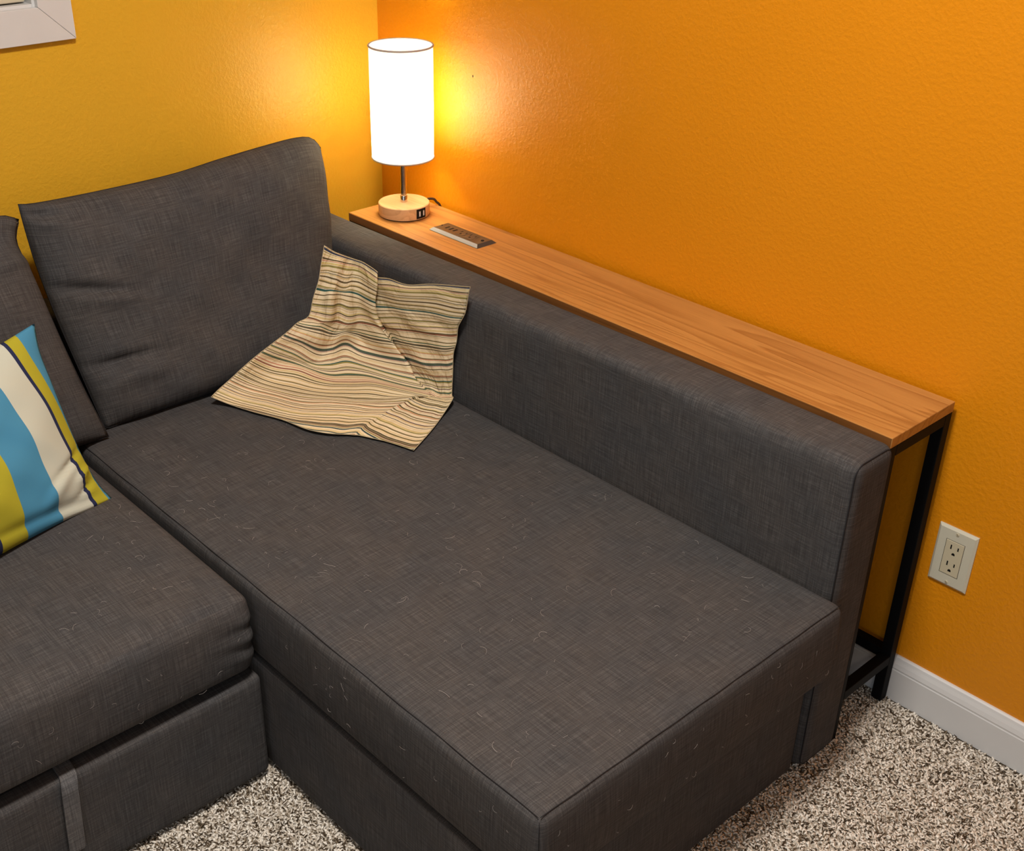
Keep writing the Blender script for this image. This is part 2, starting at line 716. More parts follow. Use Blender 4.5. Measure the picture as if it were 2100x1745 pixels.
CW = 0.0625
ci = 0.003      # the casing laps the jamb edge
x0, x1, z0, z1 = WX0 + ci, WX1 - ci, WZ0 + ci, WZ1 - ci
X0, X1, Z0, Z1 = x0 - CW, x1 + CW + 0.003, z0 - CW, z1 + CW
g = 0.0003
prism('casing', [(X1, Z0 + g), (X1, Z1), (x1, z1), (x1, z0 + g)], -0.013, -0.0002, M_TRIM, win)
prism('casing', [(X0, Z0 - 0), (X1, Z0 - g), (x1, z0 - g), (x0, z0)], -0.013, -0.0002, M_TRIM, win)
prism('casing', [(X0, Z0 + g), (X0, Z1), (x0, z1), (x0, z0 + g)], -0.013, -0.0002, M_TRIM, win)
prism('casing', [(X0, Z1 + g), (X1, Z1 + g), (x1, z1 + g), (x0, z1 + g)], -0.013, -0.0002, M_TRIM, win)
box('jamb', (WX1 - 0.008, 0.0, WZ0), (WX1, 0.115, WZ1), M_TRIM, win, 0.001)
box('jamb', (WX0, 0.0, WZ0), (WX0 + 0.008, 0.115, WZ1), M_TRIM, win, 0.001)
box('window_sill', (WX0 + 0.008, 0.0, WZ0), (WX1 - 0.008, 0.115, WZ0 + 0.008), M_TRIM, win, 0.001)
box('jamb', (WX0 + 0.008, 0.0, WZ1 - 0.008), (WX1 - 0.008, 0.115, WZ1), M_TRIM, win, 0.001)
sx0, sx1, sz0, sz1 = WX0 + 0.008, WX1 - 0.008, WZ0 + 0.008, WZ1 - 0.008
for nm, lo, hi in (('sash', (sx0, 0.075, sz0), (sx1, 0.105, sz0 + 0.04)), ('sash', (sx0, 0.075, sz1 - 0.04), (sx1, 0.105, sz1)),
                   ('sash', (sx0, 0.075, sz0 + 0.04), (sx0 + 0.04, 0.105, sz1 - 0.04)),
                   ('sash', (sx1 - 0.04, 0.075, sz0 + 0.04), (sx1, 0.105, sz1 - 0.04))):
    box(nm, lo, hi, M_TRIM, win, 0.001)
box('pane', (sx0 + 0.04, 0.088, sz0 + 0.04), (sx1 - 0.04, 0.092, sz1 - 0.04), M_GLASS, win)

blind = thing('window_blind', (-1.245, 0.03, sz0), 'cream slatted blind lowered inside the white-cased window', 'blind')
bx0, bx1 = sx0 + 0.012, -0.8035
rbox('bottom_rail', (bx0, 0.012, sz0 + 0.003), (bx1, 0.040, sz0 + 0.0165), 0.003, M_BLIND, blind, k=2)
slat0 = None
zt = sz0 + 0.024
while zt < sz1 - 0.05:
    if slat0 is None:
        V = []
        F = []
        ns = 7
        for xe in (bx0, bx1):
            for s in range(ns):
                q = s / (ns - 1) - 0.5
                V.append((xe, 0.026 + q * 0.020, q * 0.013 + 0.0012 * (1 - 4 * q * q)))
            for s in range(ns):
                q = 0.5 - s / (ns - 1)
                V.append((xe, 0.026 + q * 0.020 + 0.0003, q * 0.013 + 0.0012 * (1 - 4 * q * q) - 0.0006))
        m = 2 * ns
        F = [(k, (k + 1) % m, m + (k + 1) % m, m + k) for k in range(m)] + [tuple(range(m)), tuple(range(m, 2 * m))[::-1]]
        slat0 = from_arrays('slat', V, F, M_BLIND, blind, True)
        slat0.location.z = zt
    else:
        c = slat0.copy()
        COL.objects.link(c)
        c.location.z = zt
    zt += 0.0125
rbox('head_rail', (bx0, 0.008, sz1 - 0.035), (bx1, 0.046, sz1 - 0.002), 0.003, M_BLIND, blind, k=2)
for xx in (bx0 + 0.12, bx1 - 0.12):
    tube('ladder_cord', [(xx, 0.013, sz0 + 0.01), (xx, 0.013, sz1 - 0.03)], 0.0007, M_BLIND, blind, 5)

# ================================================================== the sectional sofa
SX = -1.85   # the long seat runs out of the picture to here
sofa = thing('sectional_sofa', (-0.9, -0.8, 0.0), 'charcoal grey linen corner sofa with chaise and low boxy arm against the orange walls', 'sofa')
AX0, AX1, AY = -0.308, -0.2005, -1.52


def arm_deform(P):
    P = P.copy()
    top = np.clip((P[:, 2] - 0.3) / 0.31, 0, 1)
    far = np.clip((P[:, 1] + 1.15) / 1.0, 0, 1)
    P[:, 2] -= top * 0.007 * far
    s = np.clip((P[:, 0] - AX0) / (AX1 - AX0), 0, 1)
    P[:, 2] += top ** 8 * 0.003 * np.sin(np.pi * s) * (0.6 + 0.4 * np.sin(P[:, 1] * 9))
    P[:, 0] -= 0.0016 * np.sin(P[:, 1] * 11 + P[:, 2] * 6) * (P[:, 0] < -0.28) * (P[:, 2] < 0.6) * (P[:, 1] > -1.5)
    return P


rbox('armrest', (AX0, AY, 0.012), (AX1, -0.030, 0.6186), 0.020, M_FAB, sofa, n=(6, 60, 24), k=5, deform=arm_deform)


def arm_front_loop(y, inset=0.0):
    r = 0.020
    lo = (AX0 + inset, 0.012 + inset)
    hi = (AX1 - inset, 0.6186 - inset)
    pts = []
    for cx, cz, a0 in ((hi[0] - r, hi[1] - r, 0), (lo[0] + r, hi[1] - r, 90), (lo[0] + r, lo[1] + r, 180), (hi[0] - r, lo[1] + r, 270)):
        for k in range(7):
            a = math.radians(a0 + 15 * k)
            pts.append((cx + r * math.cos(a), y, cz + r * math.sin(a)))
    return pts


tube('seam', arm_front_loop(AY + 0.0058, 0.0042), 0.0010, M_SEAM, sofa, 6, closed=True)


def wob(P, sc, amp, ph=0.0):
    return amp * (np.sin(P[:, 0] * sc + ph) * np.sin(P[:, 1] * sc * 0.83 + 1.3 * ph) + 0.5 * np.sin(P[:, 0] * sc * 2.1 + P[:, 1] * sc * 1.7 + ph))


CX0, CX1, CY = -0.9737, -0.3095, -1.543


def pad_deform(P):
    P = P.copy()
    u = np.clip((P[:, 0] - CX0) / (CX1 - CX0), 0, 1)
    v = np.clip((P[:, 1] - CY) / (-0.12 - CY), 0, 1)
    top = np.clip((P[:, 2] - 0.33) / 0.05, 0, 1)
    dome = (1 - np.abs(2 * u - 1) ** 4) * (1 - np.abs(2 * v - 1) ** 6)
    P[:, 2] += top * (0.004 * dome + wob(P, 9, 0.0012, 0.6) * dome)
    side = np.clip((P[:, 2] - 0.24) / 0.14, 0, 1)
    bul = np.sin(np.pi * side)
    P[:, 0] -= 0.004 * bul * (u < 0.02)
    P[:, 1] -= 0.005 * bul * (v < 0.02)
    return P


rbox('chaise_seat', (CX0, CY, 0.237), (CX1, -0.14, 0.383), 0.016, M_FAB, sofa, n=(40, 70, 8), k=5, deform=pad_deform)
seam_r = 0.00055
zt = 0.3812
tube('seam', [(CX0 + 0.006 + 0.0005 * math.sin(i * 0.9), CY + 0.008 + (1.38 - 0.0) * i / 60, zt + 0.0003 * math.sin(i)) for i in range(61)], seam_r, M_SEAM, sofa, 5)
tube('seam', [(CX0 + 0.008 + (CX1 - CX0 - 0.012) * i / 40, CY + 0.006 + 0.0003 * math.sin(i * 1.1), zt + 0.0004) for i in range(41)], seam_r, M_SEAM, sofa, 5)
tube('seam', [(CX0 + 0.0035 - 0.004 * math.sin(math.pi * i / 8), CY + 0.0035 - 0.005 * math.sin(math.pi * i / 8), 0.245 + 0.133 * i / 8) for i in range(9)], seam_r, M_SEAM, sofa, 5)
rbox('chaise_base', (CX0 + 0.001, CY + 0.037, 0.010), (CX1 - 0.002, -0.14, 0.231), 0.008, M_FAB, sofa, n=(8, 20, 6), k=3)

MX1, MY = -0.986, -0.9196


def seat_deform(P):
    P = P.copy()
    u = np.clip((P[:, 0] - SX) / (MX1 - SX), 0, 1)
    v = np.clip((P[:, 1] - MY) / (-0.12 - MY), 0, 1)
    top = np.clip((P[:, 2] - 0.33) / 0.05, 0, 1)
    dome = (1 - np.abs(2 * u - 1) ** 5) * (1 - np.abs(2 * v - 1) ** 5)
    P[:, 2] += top * (0.016 * dome + wob(P, 10, 0.0012, 2.0) * dome)
    side = np.clip((P[:, 2] - 0.236) / 0.15, 0, 1)
    front = (v < 0.03)
    near = np.exp(-((P[:, 0] - MX1) / 0.05) ** 2)
    P[:, 1] -= front * np.sin(np.pi * side) * (0.006 + near * 0.004 * np.sin(side * 26 + P[:, 0] * 30))
    return P


rbox('seat_cushion', (SX, MY, 0.235), (MX1, -0.14, 0.385), 0.026, M_FAB, sofa, n=(60, 44, 14), k=5, deform=seat_deform)


def drawer_deform(P):
    P = P.copy()
    P[:, 2] -= (P[:, 2] > 0.1) * 0.010 * np.clip((MX1 - P[:, 0]) / 0.45, 0, 1)
    P[:, 1] += 0.0015 * np.sin(P[:, 0] * 13) * (P[:, 1] < -0.9)
    return P


rbox('drawer_front', (SX, MY, 0.012), (MX1 + 0.003, MY + 0.045, 0.222), 0.012, M_FAB, sofa, n=(40, 2, 8), k=4, deform=drawer_deform)
box('inner_frame', (SX + 0.01, MY + 0.06, 0.012), (MX1 - 0.004, -0.15, 0.228), M_LINING, sofa, 0.003)
# pull strap of the drawer: comes out of the gap, over the edge and hangs down the front
strap_path = [(0.045, 0.2145), (0.014, 0.2150), (0.004, 0.2135), (-0.0015, 0.207), (-0.0045, 0.195), (-0.005, 0.16), (-0.0045, 0.12), (-0.004, 0.080), (-0.0035, 0.0755)]
V = []
F = []
for i, (dy, z) in enumerate(strap_path):
    t = i / (len(strap_path) - 1)
    xl, xr = -1.326 - 0.018 * t, -1.301 - 0.018 * t
    for x in (xl, xr):
        V.append((x, MY + dy, z))
    for x in (xl, xr):
        V.append((x, MY + dy - 0.0026, z + (0.0026 if dy > 0.0 else 0)))
n = len(strap_path)
for i in range(n - 1):
    a, b = i * 4, (i + 1) * 4
    F += [(a, b, b + 1, a + 1), (a + 2, a + 3, b + 3, b + 2), (a, a + 2, b + 2, b), (a + 1, b + 1, b + 3, a + 3)]
F += [(0, 1, 3, 2), ((n - 1) * 4, (n - 1) * 4 + 2, (n - 1) * 4 + 3, (n - 1) * 4 + 1)]
st = from_arrays('pull_strap', V, F, None, sofa, False)
M_STRAP = mat_fabric('grey_strap_linen', (0.045, 0.044, 0.046), (0.105, 0.102, 0.104), (0.20, 0.195, 0.195))
st.data.materials.append(M_STRAP)
box_uv(st.data)
st['label'] = 'lighter grey pull strap hanging over the drawer front'
# low back frame behind the loose cushions
rbox('back_frame', (SX, -0.136, 0.012), (AX0 - 0.002, -0.030, 0.575), 0.018, M_FAB, sofa, n=(20, 2, 6), k=4)

# loose pet hairs on the upholstery: nobody could count them, one object
HV, HF = [], []


def hair(p, du, dv, nrm, L):
    a = random.uniform(0, 2 * math.pi)
    curv = random.uniform(-3.2, 3.2)
    m = 6
    base = len(HV)
    pos = Vector(p)
    r = random.uniform(0.00008, 0.00014)
    for i in range(m):
        d = du * math.cos(a) + dv * math.sin(a)
        s = d.cross(nrm).normalized()
        lift = nrm * (0.0006 + 0.0012 * math.sin(math.pi * i / (m - 1)))
        for q in (s * r, -s * r * 0.5 + nrm * r, -s * r * 0.5 - nrm * r):
            HV.append(pos + lift + q)
        pos = pos + d * (L / (m - 1))
        a += curv / (m - 1)
    for i in range(m - 1):
        for k in range(3):
            k2 = (k + 1) % 3
            HF.append((base + i * 3 + k, base + i * 3 + k2, base + i * 3 + 3 + k2, base + i * 3 + 3 + k))


EX, EY, EZ = Vector((1, 0, 0)), Vector((0, 1, 0)), Vector((0, 0, 1))
for i in range(170):
    hair((random.uniform(-0.95, -0.33), random.uniform(-1.52, -0.36), 0.3872), EX, EY, EZ, random.choice((0.006, 0.009, 0.013, 0.022)))
for i in range(55):
    hair((random.uniform(-1.45, -1.01), random.uniform(-0.88, -0.55), 0.3975), EX, EY, EZ, random.choice((0.006, 0.01, 0.016)))
for i in range(25):
    hair((random.uniform(-0.95, -0.33), CY - 0.0055, random.uniform(0.25, 0.37)), EX, EZ, Vector((0, -1, 0)), random.choice((0.005, 0.009, 0.012)))
for i in range(16):
    hair((random.uniform(-1.4, -1.0), MY - 0.0065, random.uniform(0.25, 0.36)), EX, EZ, Vector((0, -1, 0)), random.choice((0.005, 0.009, 0.014)))
for i in range(18):
    hair((CX0 - 0.0045, random.uniform(-1.5, -0.95), random.uniform(0.25, 0.37)), EY, EZ, Vector((-1, 0, 0)), random.choice((0.005, 0.009, 0.014)))
hr = from_arrays('pet_hair', HV, HF, M_HAIR, sofa, True)
hr['kind'] = 'stuff'
hr['label'] = 'pale stray pet hairs scattered over the seats'


# ------------------------------------------------------------------ loose cushions
def boxy(t, p, q):
    return np.maximum(1 - np.abs(2 * t - 1) ** p, 0) ** q


def cushion(name, top, bot, left, right, tf, tb, nu, nv, mat, label, cat, pu=4.0, pv=4.0, pb=None, q=0.55, wrinkles=(), lowbulge=0.0, uvmode='m', group=None, seam=True, ph=0.0):
    T, B, L, R = poly_at(top, nu), poly_at(bot, nu), poly_at(left, nv), poly_at(right, nv)
    Mid = coons(T, B, L, R)
    du = np.gradient(Mid, axis=1)
    dv = np.gradient(Mid, axis=0)
    N = np.cross(dv, du)
    N /= np.linalg.norm(N, axis=2, keepdims=True)
    u = np.linspace(0, 1, nu)[None, :]
    v = np.linspace(0, 1, nv)[:, None]
    h = boxy(u, pu, q) * np.where(v < 0.5, boxy(v, pv, q), boxy(v, pb or pv, q))
    hf = h * tf * (1 + lowbulge * (v - 0.5) * 2)
    hb = h * tb
    for (uc, vc, ang, ln, wd, am) in wrinkles:
        # a crease: long gaussian ridge across the front, units of the sheet
        ca, sa = math.cos(ang), math.sin(ang)
        a = (u - uc) * ca + (v - vc) * sa
        b = -(u - uc) * sa + (v - vc) * ca
        hf = hf + am * np.exp(-(a / ln) ** 2 - (b / wd) ** 2) * np.minimum(1, 6 * h)
    hf = hf + 0.003 * h * (np.sin(u * 17 + 5 * v + ph) * np.sin(v * 13 - 3 * u + ph) + 0.6 * np.sin(u * 31 - v * 22 + ph))
    Fr = Mid + N * hf[..., None]
    Bk = Mid - N * hb[..., None]
    wid = np.linalg.norm(T[-1] - T[0])
    hei = np.linalg.norm(L[-1] - L[0])
    if uvmode == 'm':
        uv = np.stack(np.broadcast_arrays(u * wid + ph, v * hei + ph), 2)
    else:
        uv = np.stack(np.broadcast_arrays(u - 0.045 * np.sin(np.pi * v) ** 0.8 * u * u + 0.032 * (1 - v) * u - 0.042 * v * v * u, v + 0 * u), 2)
    root = thing(name, tuple(Mid.reshape(-1, 3).mean(0) * (1, 1, 0) + (0, 0, Mid[..., 2].min())), label, cat, group)
    two_sided('cover', Fr, Bk, mat, root, uv)
    if seam:
        ring = list(T) + list(R[1:]) + list(B[::-1][1:]) + list(L[::-1][1:-1])
        tube('seam', [tuple(p) for p in ring[::2]], 0.0009, M_SEAM, root, 5, closed=True)
    return root


cushion('back_cushion',
        top=[(-0.941, -0.135, 0.803), (-0.905, -0.132, 0.797), (-0.784, -0.13, 0.7933), (-0.627, -0.13, 0.7945), (-0.514, -0.13, 0.804), (-0.409, -0.13, 0.811), (-0.330, -0.13, 0.814), (-0.290, -0.132, 0.8075), (-0.268, -0.135, 0.784)],
        bot=[(-0.912, -0.290, 0.389), (-0.75, -0.290, 0.388), (-0.55, -0.290, 0.388), (-0.40, -0.288, 0.388), (-0.318, -0.285, 0.389)],
        left=[(-0.941, -0.135, 0.803), (-0.939, -0.148, 0.731), (-0.936, -0.170, 0.665), (-0.931, -0.200, 0.59), (-0.922, -0.245, 0.49), (-0.912, -0.290, 0.389)],
        right=[(-0.268, -0.135, 0.784), (-0.279, -0.148, 0.735), (-0.290, -0.168, 0.68), (-0.296, -0.185, 0.635), (-0.309, -0.205, 0.58), (-0.315, -0.243, 0.49), (-0.318, -0.285, 0.389)],
        tf=0.070, tb=0.075, nu=90, nv=64, mat=M_FAB,
        label='wide charcoal back cushion standing behind the chaise beside the table lamp', cat='cushion',
        pu=4.6, pv=3.6, pb=9.0, q=0.6, lowbulge=-0.25, ph=0.3,
        wrinkles=[(0.10, 0.40, 0.42, 0.10, 0.020, -0.020), (0.12, 0.73, 0.05, 0.09, 0.020, -0.022), (0.045, 0.045, 0.10, 0.045, 0.014, -0.016), (0.05, 0.085, 0.10, 0.05, 0.02, 0.006),
                  (0.14, 0.82, -0.1, 0.12, 0.03, 0.008), (0.16, 0.47, 0.3, 0.1, 0.03, 0.007)])

cushion('back_cushion',
        top=[(-1.70, -0.15, 0.805), (-1.5, -0.15, 0.80), (-1.25, -0.15, 0.796), (-1.05, -0.152, 0.794), (-0.985, -0.154, 0.796), (-0.952, -0.156, 0.783)],
        bot=[(-1.70, -0.325, 0.400), (-1.4, -0.325, 0.400), (-1.15, -0.325, 0.398), (-0.922, -0.325, 0.391)],
        left=[(-1.70, -0.15, 0.805), (-1.705, -0.18, 0.69), (-1.70, -0.325, 0.400)],
        right=[(-0.952, -0.156, 0.783), (-0.968, -0.166, 0.748), (-0.962, -0.180, 0.705), (-0.956, -0.207, 0.65), (-0.948, -0.250, 0.56), (-0.936, -0.290, 0.47), (-0.922, -0.325, 0.391)],
        tf=0.068, tb=0.075, nu=90, nv=64, mat=M_FAB,
        label='charcoal back cushion at the left edge, behind the blue and green banded pillow', cat='cushion',
        pu=5.0, pv=3.6, pb=11.0, q=0.6, lowbulge=-0.25, ph=1.7,
        wrinkles=[(0.93, 0.10, -0.9, 0.06, 0.02, -0.010), (0.95, 0.2, -0.3, 0.06, 0.03, 0.008)])

cushion('banded_pillow',
        top=[(-1.505, -0.535, 0.685), (-1.38, -0.495, 0.672), (-1.25, -0.450, 0.664), (-1.13, -0.411, 0.670), (-1.045, -0.385, 0.681)],
        bot=[(-1.49, -0.680, 0.408), (-1.38, -0.640, 0.409), (-1.255, -0.598, 0.409), (-1.13, -0.562, 0.403), (-1.07, -0.545, 0.395), (-1.020, -0.530, 0.3885)],
        left=[(-1.505, -0.535, 0.685), (-1.485, -0.61, 0.54), (-1.49, -0.680, 0.408)],
        right=[(-1.045, -0.385, 0.681), (-1.051, -0.402, 0.638), (-1.050, -0.425, 0.59), (-1.048, -0.455, 0.53), (-1.044, -0.485, 0.470), (-1.035, -0.512, 0.420), (-1.020, -0.530, 0.3885)],
        tf=0.055, tb=0.060, nu=84, nv=64, mat=M_BANDS,
        label='blue, lime, white and navy banded pillow at the left edge on the long seat', cat='pillow',
        pu=2.6, pv=2.6, q=0.75, uvmode='n', seam=False, ph=0.9,
        wrinkles=[(0.90, 0.72, -0.5, 0.10, 0.018, -0.010), (0.95, 0.80, -0.6, 0.06, 0.016, 0.008), (0.93, 0.88, -0.5, 0.07, 0.014, -0.008), (0.8, 0.83, -0.8, 0.10, 0.03, 0.006), (0.75, 0.93, 0.1, 0.25, 0.03, -0.008)])

# the limp striped pillow slumped into the corner of back cushion and arm
CRUMPLE_FRONT=[[(-0.4111,-0.3350,0.6527),(-0.3927,-0.3397,0.6369),(-0.3774,-0.3446,0.6276),(-0.3606,-0.3476,0.6183),(-0.3501,-0.3572,0.6132),(-0.3423,-0.3729,0.6097),(-0.3409,-0.4153,0.6028),(-0.3274,-0.3987,0.5890),(-0.3285,-0.4020,0.5824),(-0.3283,-0.4402,0.5909),(-0.3283,-0.4991,0.5956),(-0.3284,-0.5778,0.6214),(-0.3285,-0.6885,0.6496)],
[(-0.4226,-0.3350,0.6104),(-0.4045,-0.3392,0.6116),(-0.3931,-0.3525,0.6105),(-0.3708,-0.3529,0.6025),(-0.3523,-0.3543,0.5967),(-0.3460,-0.3743,0.5933),(-0.3454,-0.4201,0.5856),(-0.3263,-0.3958,0.5676),(-0.3303,-0.4024,0.5623),(-0.3343,-0.4516,0.5756),(-0.3350,-0.5160,0.5907),(-0.3319,-0.5987,0.6128),(-0.3260,-0.6800,0.6273)],
[(-0.4298,-0.3350,0.5818),(-0.4122,-0.3419,0.5768),(-0.4029,-0.3581,0.5741),(-0.3840,-0.3556,0.5621),(-0.3645,-0.3587,0.5641),(-0.3508,-0.3738,0.5605),(-0.3464,-0.4182,0.5576),(-0.3241,-0.3896,0.5388),(-0.3304,-0.3993,0.5380),(-0.3342,-0.4504,0.5475),(-0.3350,-0.5241,0.5662),(-0.3319,-0.6026,0.5817),(-0.3260,-0.6722,0.5917)],
[(-0.4463,-0.3350,0.5462),(-0.4299,-0.3441,0.5461),(-0.4172,-0.3614,0.5528),(-0.3895,-0.3569,0.5454),(-0.3724,-0.3627,0.5410),(-0.3542,-0.3716,0.5310),(-0.3464,-0.4137,0.5267),(-0.3242,-0.3872,0.5093),(-0.3303,-0.3998,0.5113),(-0.3342,-0.4589,0.5295),(-0.3350,-0.5236,0.5460),(-0.3319,-0.5982,0.5595),(-0.3260,-0.6602,0.5701)],
[(-0.4593,-0.3350,0.5109),(-0.4443,-0.3457,0.5070),(-0.4316,-0.3623,0.5041),(-0.4025,-0.3566,0.5034),(-0.3837,-0.3645,0.4911),(-0.3546,-0.3695,0.4892),(-0.3452,-0.4133,0.4947),(-0.3241,-0.3900,0.4789),(-0.3302,-0.4049,0.4828),(-0.3342,-0.4624,0.5032),(-0.3350,-0.5318,0.5221),(-0.3318,-0.5979,0.5375),(-0.3260,-0.6508,0.5522)],
[(-0.4877,-0.3350,0.5043),(-0.4668,-0.3468,0.4981),(-0.4455,-0.3612,0.4952),(-0.4104,-0.3551,0.4734),(-0.3888,-0.3649,0.4697),(-0.3535,-0.3662,0.4604),(-0.3438,-0.4499,0.4686),(-0.3249,-0.4293,0.4590),(-0.3301,-0.4419,0.4697),(-0.3342,-0.4847,0.4841),(-0.3349,-0.5401,0.5003),(-0.3318,-0.6019,0.5125),(-0.3260,-0.6467,0.5210)],
[(-0.5146,-0.3350,0.4909),(-0.4861,-0.3471,0.4756),(-0.4529,-0.3578,0.4550),(-0.4174,-0.3525,0.4456),(-0.3885,-0.3632,0.4536),(-0.3454,-0.3730,0.4245),(-0.3429,-0.4827,0.4448),(-0.3261,-0.4661,0.4350),(-0.3302,-0.4783,0.4425),(-0.3343,-0.5204,0.4588),(-0.3350,-0.5617,0.4706),(-0.3318,-0.6016,0.4793),(-0.3260,-0.6375,0.4920)],
[(-0.5464,-0.3350,0.4785),(-0.5013,-0.3411,0.4511),(-0.4659,-0.3523,0.4169),(-0.4344,-0.3633,0.4158),(-0.3883,-0.3598,0.4100),(-0.3698,-0.4132,0.4006),(-0.3471,-0.5302,0.4124),(-0.3309,-0.5139,0.4029),(-0.3333,-0.5224,0.4098),(-0.3353,-0.5523,0.4232),(-0.3353,-0.5835,0.4348),(-0.3319,-0.6100,0.4436),(-0.3260,-0.6354,0.4497)],
[(-0.5917,-0.3350,0.4612),(-0.5417,-0.3370,0.4304),(-0.4989,-0.3533,0.4099),(-0.4727,-0.4001,0.3995),(-0.4425,-0.4414,0.3956),(-0.4122,-0.4918,0.3983),(-0.3681,-0.6023,0.4001),(-0.3571,-0.5913,0.3929),(-0.3520,-0.5887,0.3913),(-0.3419,-0.5951,0.3929),(-0.3369,-0.6069,0.3945),(-0.3322,-0.6209,0.3975),(-0.3289,-0.6357,0.4012)],
[(-0.6305,-0.3362,0.4442),(-0.5829,-0.3447,0.4083),(-0.5514,-0.3928,0.3971),(-0.5259,-0.4499,0.3978),(-0.4973,-0.4964,0.3984),(-0.4626,-0.5340,0.3982),(-0.3949,-0.5839,0.3976),(-0.3871,-0.5877,0.3958),(-0.3838,-0.5970,0.3977),(-0.3707,-0.6076,0.3980),(-0.3598,-0.6207,0.3988),(-0.3506,-0.6360,0.4004),(-0.3428,-0.6547,0.4039)],
[(-0.6584,-0.3366,0.4299),(-0.6164,-0.3539,0.4006),(-0.5930,-0.4092,0.3968),(-0.5700,-0.4641,0.3979),(-0.5436,-0.5081,0.3985),(-0.5111,-0.5475,0.3983),(-0.4682,-0.5909,0.3976),(-0.4583,-0.6006,0.3981),(-0.4453,-0.6063,0.3959),(-0.4312,-0.6284,0.3983),(-0.4202,-0.6496,0.3983),(-0.4064,-0.6673,0.3959),(-0.3939,-0.6801,0.3920)],
[(-0.6863,-0.3377,0.4177),(-0.6541,-0.3658,0.3974),(-0.6353,-0.4280,0.3967),(-0.6157,-0.4869,0.3980),(-0.5912,-0.5324,0.3986),(-0.5633,-0.5675,0.3984),(-0.5275,-0.6007,0.3977),(-0.5214,-0.6128,0.3982),(-0.5123,-0.6208,0.3959),(-0.4981,-0.6465,0.3984),(-0.4848,-0.6729,0.3984),(-0.4723,-0.6999,0.3960),(-0.4458,-0.7098,0.3920)],
[(-0.7068,-0.3408,0.4087),(-0.6811,-0.3721,0.3943),(-0.6613,-0.4272,0.3930),(-0.6381,-0.4855,0.3929),(-0.6257,-0.5530,0.3949),(-0.6051,-0.5928,0.3949),(-0.5776,-0.6180,0.3930),(-0.5702,-0.6281,0.3935),(-0.5613,-0.6360,0.3925),(-0.5498,-0.6604,0.3925),(-0.5385,-0.6845,0.3925),(-0.5286,-0.7143,0.3925),(-0.5198,-0.7470,0.3925)]]
